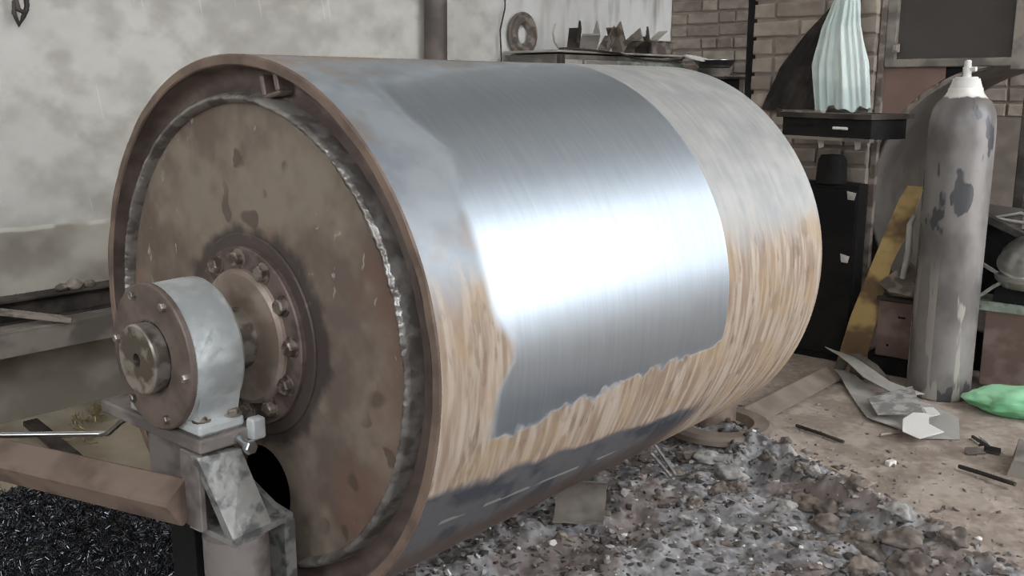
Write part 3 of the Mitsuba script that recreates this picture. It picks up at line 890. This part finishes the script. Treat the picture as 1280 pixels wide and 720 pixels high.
# ------------------------------------------------------------------ steel partition and open shell
K = 'steel_partition'
poly = sg.Polygon([(.045, 1.29), (.045, .6), (.30, .6), (.30, 1.29)]).difference(sg.Point(.573, .740).buffer(.566, 64))
m = cat(*[extr(g, .006) for g in getattr(poly, 'geoms', [poly]) if g.centroid.y > .7])
v = m.vertices
m = flip_if_inward(trimesh.Trimesh(np.stack([3.21 + v[:, 2], -v[:, 0], v[:, 1]], -1), m.faces, process=False))
add(K + '__panel', m, 'panel_paint')
lab(K + '__panel', 'rusty red-brown lower panel')
add(K + '__post', hull([(3.18, -.030, 1.9), (3.18, -.052, 1.9), (3.212, -.030, 1.9), (3.212, -.052, 1.9), (3.18, -.024, -.02), (3.18, -.05, -.02), (3.212, -.024, -.02), (3.212, -.05, -.02)]), 'scrap')
fr = cat(box(3.185, 3.215, -.095, -.052, 1.30, 1.98, .003), box(3.185, 3.215, -.575, -.052, 1.284, 1.318, .004), box(3.185, 3.215, -.61, -.55, 1.27, 1.98, .003))
add(K + '__frame', fr, 'dusty_steel')
add(K + '__sheet', box(3.212, 3.219, -.56, -.09, 1.31, 1.98, 0), 'dark_sheet')
lab(K + '__sheet', 'dark dull sheet filling the frame')
add(K + '__latch', cat(box(3.175, 3.186, -.115, -.085, 1.345, 1.382, .002), box(3.168, 3.177, -.108, -.093, 1.352, 1.376, .002)), 'scrap')
add(K + '__post_001', box(3.19, 3.225, -.65, -.61, -.02, 1.98, .003), 'dark_steel')
lab(K, 'framed steel partition with a dark sheet above a red-brown panel, right of the brick pillar', 'partition')
lab('shade_sheet', 'added black sheet standing in for the shade under the partition frame', 'sheet')
pb = sg.box(.27, .95, .62, 1.309).difference(sg.Point(.573, .740).buffer(.566, 64))  # added black sheet, stands in for the shaded recess below the frame
m = cat(*[extr(g, .006) for g in getattr(pb, 'geoms', [pb])])
v = m.vertices
scene['shade_sheet'] = mikit.ply(flip_if_inward(trimesh.Trimesh(np.stack([3.222 + v[:, 2], -v[:, 0], v[:, 1]], -1), m.faces, process=False)), 'soot_and_shade')

m, uv = lathe([[(3.23, .554), (3.6, .554), (3.95, .554)], [(3.95, .554), (3.95, .546)], [(3.95, .546), (3.6, .546), (3.23, .546)], [(3.23, .546), (3.23, .554)]], 'x', 128, (0, -.573, .740))
add('open_shell', m, 'shell_inner', 30)
lab('open_shell', 'open rolled steel shell standing behind the gas cylinder', 'shell')
add('shell_cradle__block', box(3.3, 3.4, -.8, -.35, -.02, .185, .004), 'soot_and_shade')
add('shell_cradle__block_001', box(3.7, 3.8, -.8, -.35, -.02, .185, .004), 'soot_and_shade')
lab('shell_cradle', 'dark cradle blocks under the open rolled shell', 'cradle')

# yellow strip leaning beside the gas cylinder
def strip(path, widths, t=.008):
    """A thick ribbon from a path of centre points; width sideways (y)."""
    V = []
    for (x, y, z), w in zip(path, widths):
        V += [(x, y + w / 2, z), (x, y - w / 2, z), (x + t, y - w / 2, z), (x + t, y + w / 2, z)]
    F = []
    for k in range(len(path) - 1):
        a_ = 4 * k
        for j in range(4):
            F.append((a_ + j, a_ + (j + 1) % 4, a_ + 4 + (j + 1) % 4, a_ + 4 + j))
    e = 4 * (len(path) - 1)
    F += [(3, 2, 1, 0), (e, e + 1, e + 2, e + 3)]
    V, F = np.array(V), np.array(F)
    return flip_if_inward(trimesh.Trimesh(V, np.vstack([F[:, [0, 1, 2]], F[:, [0, 2, 3]]]), process=False))


add('yellow_strip', strip([(2.97, -.078, .0), (2.97, -.10, .10), (2.97, -.127, .227), (2.97, -.160, .371), (2.97, -.186, .477), (2.97, -.236, .618), (2.972, -.276, .754), (2.974, -.296, .808)], [.118, .118, .116, .094, .08, .088, .078, .062]), 'yellow', 40)
lab('yellow_strip', 'worn yellow painted steel strip leaning to the left of the gas cylinder', 'strip')

# ------------------------------------------------------------------ gas cylinder
K = 'gas_cylinder'
m = spin([[(0, 0), (0, .112)], [(0, .112), (.006, .119)], [(.006, .119), (1.02, .119), (1.075, .117), (1.115, .110), (1.148, .094), (1.165, .076), (1.172, .07)],
          [(1.172, .07), (1.185, .062), (1.2, .06)], [(1.2, .06), (1.2, 0)]], 'z', 72, (2.858, -.488, 0))
add(K + '__body', m, 'cylinder_paint', 35)
m = spin([[(1.195, 0), (1.195, .058)], [(1.195, .058), (1.205, .056), (1.228, .048)], [(1.228, .048), (1.234, .048)], [(1.234, .048), (1.234, 0)]], 'z', 40, (2.858, -.488, 0))
add(K + '__neck_ring', m, 'white', 30)
m = cat(spin([[(1.234, 0), (1.234, .040)], [(1.234, .040), (1.24, .040)], [(1.24, .040), (1.24, 0)]], 'z', 32, (2.858, -.488, 0)),
        spin([[(1.24, 0), (1.24, .016)], [(1.24, .016), (1.25, .014)], [(1.25, .014), (1.274, .018)], [(1.274, .018), (1.276, .013)], [(1.276, .013), (1.298, .012)], [(1.298, .012), (1.302, .006)], [(1.302, .006), (1.302, 0)]], 'z', 20, (2.858, -.488, 0)),
        tube([(2.858, -.488, 1.268), (2.85, -.521, 1.268)], .009, 12))
add(K + '__valve', m, 'white', 30)
lab(K + '__valve', 'white valve')
lab(K, 'tall grey gas cylinder with flaking paint and a white shoulder', 'gas cylinder')

# ------------------------------------------------------------------ low work table on the right with its scrap
K = 'work_table'
add(K + '__top', box(2.985, 3.19, -1.25, -.50, .335, .372, .004), 'pale_green')
add(K + '__front_panel', box(3.0, 3.01, -1.22, -.600, .03, .335, .002), 'primer')
add(K + '__side_panel', box(3.01, 3.17, -.625, -.613, .03, .335, .002), 'dark_steel')
add(K + '__back_panel', box(3.17, 3.18, -1.22, -.56, .0, .335, .002), 'soot_and_shade')
for k, (x, y) in enumerate(((3.02, -.64), (3.02, -1.2), (3.155, -.60), (3.155, -1.2))):
    add(num(K + '__leg', k), box(x - .015, x + .015, y - .015, y + .015, -.02, .335, .002), 'dark_steel')
lab(K, 'low work table with a pale green top and brown front, right of the gas cylinder', 'table')
dome = spin([[(0, .0), (0, .115)], [(0, .115), (.012, .118), (.018, .112)], [(.018, .112), (.05, .10), (.085, .07), (.10, .035), (.104, 0)]], 'z', 48)
add('steel_dome', mv(rot(dome, (0, 1, 0), -30), 3.03, -.735, .535), 'pan', 40)
lab('steel_dome', 'rounded shiny steel dome lying on the scrap of the work table', 'dome')
m = spin([[(0, 0), (0, .09)], [(0, .09), (.03, .118)], [(.03, .118), (.045, .12)], [(.045, .12), (.05, .11)], [(.05, .11), (.05, 0)]], 'z', 40)
add('steel_dish', mv(m, 3.02, -.735, .441), 'pan', 35)
lab('steel_dish', 'shallow steel dish under the shiny dome', 'dish')
add('scrap_block', box(3.0, 3.095, -.90, -.62, .372, .44, .005), 'soot_and_shade')
lab('scrap_block', 'dark scrap block under the steel dish on the work table', 'scrap')
add('bent_rod', tube([(2.995, -.555, .378), (2.992, -.59, .405), (2.985, -.625, .438), (2.97, -.66, .462), (2.955, -.70, .475), (2.96, -.76, .478)], .007, 10), 'sheet_metal', 40)
lab('bent_rod', 'bent pale rod rising from the edge of the work table to the dish', 'rod')
add('pale_flake', mv(rot(box(-.05, .05, -.05, .05, 0, .008, .002), (1, 0, 0), -22), 3.03, -.80, .385), 'pale_green')
lab('pale_flake', 'pale green plate leaning on the dark scrap block', 'plate')
add('slanted_bar', bar((3.07, -.48, .722), (3.07, -.86, .56), .03, .035), 'dark_steel')
lab('slanted_bar', 'dark bar slanting down to the right above the steel dome', 'bar')
add('slanted_bar_001', bar((3.03, -.52, .535), (3.0, -.70, .45), .014, .014), 'sheet_metal')
lab('slanted_bar_001', 'thin pale bar slanting below the steel dome', 'bar')
add('curved_plate', strip([(3.11, -.46, .715), (3.11, -.56, .675), (3.11, -.63, .66), (3.11, -.66, .655)], [.03, .03, .03, .02], .06), 'dusty_steel', 40)
lab('curved_plate', 'curved grey plate behind the slanted dark bar', 'plate')
add('wide_plate', hull([(3.15, -.46, .745), (3.15, -.70, .725), (3.15, -.70, .655), (3.15, -.49, .66), (3.162, -.46, .745), (3.162, -.70, .725), (3.162, -.70, .655), (3.162, -.49, .66)]), 'dusty_steel')
lab('wide_plate', 'wide grey plate lying on top of the scrap beside the gas cylinder', 'plate')
add('stub_pipe', tube([(3.12, -.68, .655), (3.12, -.68, .70)], .012, 12), 'sheet_metal', 40)
lab('stub_pipe', 'short upright pipe stub in the scrap', 'pipe')
hk = [((3.13, -.57, .69), (3.13, -.66, .715), (3.13, -.72, .69), (3.13, -.80, .665)), ((3.105, -.56, .69), (3.105, -.68, .68), (3.105, -.84, .662)), ((3.135, -.735, .74), (3.135, -.735, .70), (3.13, -.745, .66))]
for i, pts in enumerate(hk):
    add(num('scrap_rod', i), tube(pts, .006, 8), 'sheet_metal', 40)
    lab(num('scrap_rod', i), ['thin rod lying uppermost among the scrap right of the gas cylinder', 'longest thin rod lying flat in the scrap right of the gas cylinder', 'short upright wire in the scrap right of the gas cylinder'][i], 'rod')
add('scrap_block_001', box(3.148, 3.188, -1.1, -.50, .372, .655, .006), 'soot_and_shade')
lab('scrap_block_001', 'tall dark scrap block at the back of the work table that carries the rods', 'scrap')

# brown box and pieces left of the cylinder
K = 'brown_box'
add(K + '__body', box(2.945, 3.06, -.345, -.195, .09, .33, .004), 'primer')
add(K + '__lid', box(2.935, 3.07, -.352, -.188, .33, .345, .003), 'dark_steel')
for k, (y, z) in enumerate(((-.285, .265), (-.295, .265), (-.305, .265), (-.245, .14))):
    add(num(K + '__hole', k), mv(spin([(0, 0), (0, .005), (-.002, .005), (-.002, 0)], 'x', 12), 2.9455, y, z), 'black_gap')
lab(K, 'brown metal box with small holes between the yellow strip and the gas cylinder', 'box')
add('dark_block', box(2.985, 3.09, -.37, -.15, -.03, .09, .006), 'soot_and_shade')
lab('dark_block', 'black block under the brown metal box', 'block')
m = hull([(2.93, -.19, .40), (2.93, -.30, .50), (2.93, -.345, .47), (2.93, -.345, .36), (2.93, -.24, .372), (2.97, -.19, .40), (2.97, -.30, .50), (2.97, -.345, .47), (2.97, -.345, .346), (2.97, -.24, .346)])
add('wedge_plate', m, 'scrap')
lab('wedge_plate', 'grey wedge-shaped plate standing on the brown metal box', 'plate')
m = tube([(2.90, -.30, .44), (2.90, -.315, .55), (2.905, -.31, .66), (2.905, -.325, .70)], [.012, .014, .013, .01], 10)
add('grey_hose', m, 'sheet_metal', 40)
lab('grey_hose', 'pale twisted hose hanging between the yellow strip and the gas cylinder', 'hose')
cr = [(2.86, -.08, .02), (2.85, -.11, .075), (2.86, -.16, .085), (2.83, -.24, .06), (2.80, -.30, .02)]
add('metal_scrap', cat(tube(cr, .022, 10), mv(rock(.05, 33, 2, .8), 2.87, -.17, .03)), 'dusty_steel', 40)
lab('metal_scrap', 'crumpled grey metal scrap at the foot of the yellow strip', 'scrap')

# ------------------------------------------------------------------ sheets and litter on the floor
def sheet(poly, z0, tilt=(0, 0), warp=.01, t=.003, seed=0):
    """A thin sheet cut along a floor polygon, slightly warped."""
    pg = sg.Polygon(poly)
    m = extr(pg, t)
    m = m.subdivide().subdivide()
    v = m.vertices.copy()
    c = v[:, :2].mean(0)
    d = v[:, :2] - c
    w = warp * (meshkit.fbm(np.column_stack([v[:, :2] * 4, 0 * v[:, 0]]) + seed, 2, seed) - .5) * 2
    v[:, 2] += d[:, 0] * tilt[0] + d[:, 1] * tilt[1] + w
    v[:, 2] += z0 - (v[:, 2] - gh(v[:, 0], v[:, 1])).min()
    return trimesh.Trimesh(v, m.faces, process=False)


sheets = [
    ([(2.84, -.07), (2.85, -.14), (2.66, -.30), (2.66, -.52), (2.55, -.66), (2.36, -.72), (2.28, -.62), (2.35, -.40)], .002, (.02, .0), 'large thin grey sheet lying lowest of the offcuts before the gas cylinder', 'sheet_metal'),
    ([(2.89, .0), (2.83, -.15), (2.68, -.36), (2.66, -.50), (2.58, -.42), (2.66, -.26), (2.82, -.09)], .045, (.12, .06), 'long curved steel offcut lying on top by the gas cylinder', 'sheet_metal'),
    ([(2.49, -.345), (2.68, -.445), (2.42, -.575), (2.34, -.44)], .034, (.08, -.03), 'four-cornered pale sheet offcut in the middle of the pile', 'ash_stone'),
    ([(2.32, -.536), (2.40, -.545), (2.43, -.59), (2.34, -.62), (2.31, -.68), (2.20, -.635), (2.22, -.57)], .03, (.05, .06), 'torn pale paper-like piece at the front of the pile', 'white'),
    ([(2.50, -.545), (2.52, -.578), (2.46, -.62), (2.42, -.594)], .04, (.03, 0), 'small white scrap between the offcuts and the gas cylinder', 'white'),
]
for i, (pg, z0, tl, l_, mt) in enumerate(sheets):
    add(num('sheet_offcut', i), sheet(pg, z0, tl, .012, .003, i + 2), mt)
    lab(num('sheet_offcut', i), l_, 'sheet metal' if i < 3 else 'scrap')
zf = float(gh(2.4, -.09))
ang = cat(bar((2.03, -.048, .022), (2.76, -.056, .022), .006, .05), bar((2.03, -.09, .03), (2.76, -.098, .03), .085, .006, roll=-24))
add('angle_iron', ang, 'floor_iron')
lab('angle_iron', 'brown angle iron lying on the floor between the drum and the sheet offcuts', 'angle iron')
for i, (p_, q_, r_, mt, l_) in enumerate((((2.11, -.235, .008), (2.06, -.43, .008), .006, 'dark_steel', 'thin dark stick lying alone on the swept floor'),
                                          ((2.21, -.50, .010), (2.34, -.59, .012), .006, 'scrap', 'thin stick in front of the torn pale piece'),
                                          ((2.40, -.75, .010), (2.33, -.82, .012), .006, 'dark_steel', 'short dark stick in front of the green bag'),
                                          ((2.08, -.80, .012), (2.02, -.98, .02), .007, 'dark_steel', 'dark stick at the right edge beside the pale block'))):
    z_ = float(max(gh(p_[0], p_[1]), gh(q_[0], q_[1])))
    add(num('stick', i), tube([(p_[0], p_[1], p_[2] + z_), (np.array(p_) * .5 + np.array(q_) * .5 + [.003, .002, z_]).tolist(), (q_[0], q_[1], q_[2] + z_)], r_, 7), mt, 40)
    lab(num('stick', i), l_, 'stick')
for i, (p_, q_, l_) in enumerate((((1.40, -.06, .13), (1.345, -.20, .05), 'pale bent splinter leaning on the underside of the drum'), ((1.36, -.10, .09), (1.33, -.19, .05), 'short pale splinter beside the leaning one under the drum'))):
    add(num('splinter', i), bar(p_, q_, .010, .006), 'ash_stone')
    lab(num('splinter', i), l_, 'splinter')
zz_ = float(gh(2.25, -.92))
add('pale_block', cat(hull([(2.12, -.925, zz_ - .02), (2.33, -.90, zz_ - .02), (2.33, -1.15, zz_ - .02), (2.12, -1.15, zz_ - .02), (2.15, -.94, zz_ + .05), (2.31, -.915, zz_ + .07), (2.32, -1.15, zz_ + .07), (2.15, -1.15, zz_ + .05)])), 'dusty_steel')
lab('pale_block', 'grey block on the floor at the right edge', 'block')
for i, (x, y) in enumerate(((2.36, -.79), (2.30, -.83), (2.26, -.80))):
    add(num('metal_chip', i), mv(rot(angle_piece(.07, .02, .003), (0, 0, 1), 40 + 50 * i), x, y, float(gh(x, y)) + .003), ['white', 'dark_steel', 'scrap'][i])
    lab(num('metal_chip', i), ['white chip in front of the green bag', 'dark angle chip left of the grey block', 'brown chip beside the grey block'][i], 'scrap')
add('pale_chip', mv(rot(box(-.018, .018, -.01, .01, 0, .016, .002), (0, 0, 1), -20), 1.978, -.62, float(gh(1.978, -.62))), 'white')
lab('pale_chip', 'small pale chip lying alone on the swept floor before the rubble', 'chip')
# concave steel piece in the rubble in front of the drum
z_ = float(gh(.94, -.14))
aa = np.linspace(math.radians(-80), math.radians(75), 14)
V = []
for e_ in (0.0, 1.0):
    for r_ in (.062, .057):
        V.append(np.stack([.90 + .075 * e_ + r_ * np.sin(aa) * .85, -.085 - .115 * e_ + r_ * np.sin(aa) * .5, z_ + .095 - r_ * np.cos(aa) * .9 + .012 * e_], -1))
W_ = cat(*[hull(np.vstack([g[k:k + 2] for g in V])) for k in range(13)])
W_.apply_transform(trimesh.transformations.rotation_matrix(math.radians(52), (.55, -.84, 0), (.937, -.142, z_ + .05)))
add('steel_offcut', W_, 'dusty_steel')
lab('steel_offcut', 'bent steel offcut half buried in the rubble under the drum', 'scrap')
# green bag
s = trimesh.creation.icosphere(subdivisions=5)
v = s.vertices
k = 1 + .34 * (meshkit.fbm(v * 1.7 + 4, 4, 12) - .5) + .10 * np.sin(v[:, 1] * 9 + 3 * v[:, 0] + 2 * v[:, 2]) * meshkit.noise(v * 2.5, 3)
v = v * k[:, None] * [.10, .21, .062]
v[:, 2] = np.maximum(v[:, 2], -.045)
c_, s_ = math.cos(math.radians(14)), math.sin(math.radians(14))
v = np.stack([v[:, 0] * c_ - v[:, 1] * s_, v[:, 0] * s_ + v[:, 1] * c_, v[:, 2]], -1) + [2.80, -.83, .046]
add('green_bag', trimesh.Trimesh(v, s.faces, process=False), 'bag', True)
lab('green_bag', 'crumpled pale green plastic bag on the floor in front of the work table', 'bag')

# ------------------------------------------------------------------ clods and rubble
cl = [(1.367, -.553, .045), (1.36, -.661, .05), (1.441, -.638, .055), (1.659, -.347, .035), (1.543, -.213, .055), (1.357, -.331, .05), (1.40, -.38, .04), (1.277, -.815, .05),
      (1.416, -.837, .045), (1.487, -.917, .04), (1.419, -.978, .055), (1.338, -.885, .06), (1.143, -.486, .03), (1.411, -.161, .03), (1.301, -.774, .05), (1.605, -.48, .035),
      (1.60, -.52, .03), (1.522, -.138, .04), (1.455, -.572, .05), (1.50, -.70, .045), (1.55, -.60, .035), (1.25, -.93, .06), (1.16, -.84, .05), (1.30, -1.0, .06), (1.48, -.30, .055), (1.20, -.35, .03)]
for i, (x, y, r_) in enumerate(cl):
    key = num('dirt_clod', i)
    add(key, mv(rot(rock(r_ * .8, 100 + i, 3, .6, .7), (0, 0, 1), 37 * i), x, y, float(gh(x, y)) + r_ * .1), 'clod' if i % 4 else 'ash_stone', 45)
    if i % 4:
        lab(key, 'grey-brown dirt clod in the ridge of rubble beside the swept floor', 'clod', 'dirt clods along the rubble ridge')
    else:
        lab(key, 'pale ash-grey stone among the brown dirt clods of the rubble ridge', 'stone', 'pale stones along the rubble ridge')


def stones(n_, seed, rmin, rmax, jag=.5, side=False):
    r = np.random.RandomState(seed)
    base = [trimesh.creation.icosphere(subdivisions=0) for _ in range(1)][0]
    VV, FF, k, done = [], [], 0, 0
    while done < n_:
        x, y = r.uniform(.25, 1.95), r.uniform(-1.35, .3)
        sd = ((x - 2.008) * 1.161 - (y - .082) * .594) / 1.304
        if side:
            x += .7
            sd = ((x - 2.008) * 1.161 - (y - .082) * .594) / 1.304
            if sd < .05 or sd > .75 or (.1 < sd and r.rand() < sd):
                continue
        elif sd > .06 + r.normal() * .09 or (x < .35 and y > .2):
            continue
        rad = rmin * (rmax / rmin) ** (r.rand() ** 2.2)
        v = base.vertices * (1 + r.uniform(-jag, jag, (len(base.vertices), 1))) * [r.uniform(.7, 1.5), r.uniform(.6, 1.1), r.uniform(.3, .8)] * rad
        an = r.uniform(0, 6.28)
        v = np.stack([v[:, 0] * math.cos(an) - v[:, 1] * math.sin(an), v[:, 0] * math.sin(an) + v[:, 1] * math.cos(an), v[:, 2]], -1)
        VV.append(v + [x, y, float(gh(x, y)) + rad * .25]); FF.append(base.faces + k); k += len(v)
        done += 1
    return trimesh.Trimesh(np.vstack(VV), np.vstack(FF), process=False)


add('rubble__pale_chips', stones(1900, 41, .003, .014), 'ash_stone')
add('rubble__scattered_chips', stones(320, 45, .003, .010, side=True), 'scrap')
add('rubble__white_chips', stones(420, 44, .003, .011), 'white')
add('rubble__dark_chips', stones(2600, 42, .003, .016), 'ash_dark')
add('rubble__brown_chips', stones(1300, 43, .004, .018), 'clod')
lab('rubble', 'loose grey rubble and ash on the floor in front of the drum', 'rubble', kind='stuff')
for k in ('scattered_chips', 'pale_chips', 'white_chips', 'dark_chips', 'brown_chips'):
    labels['rubble__' + k] = {'kind': 'stuff'}
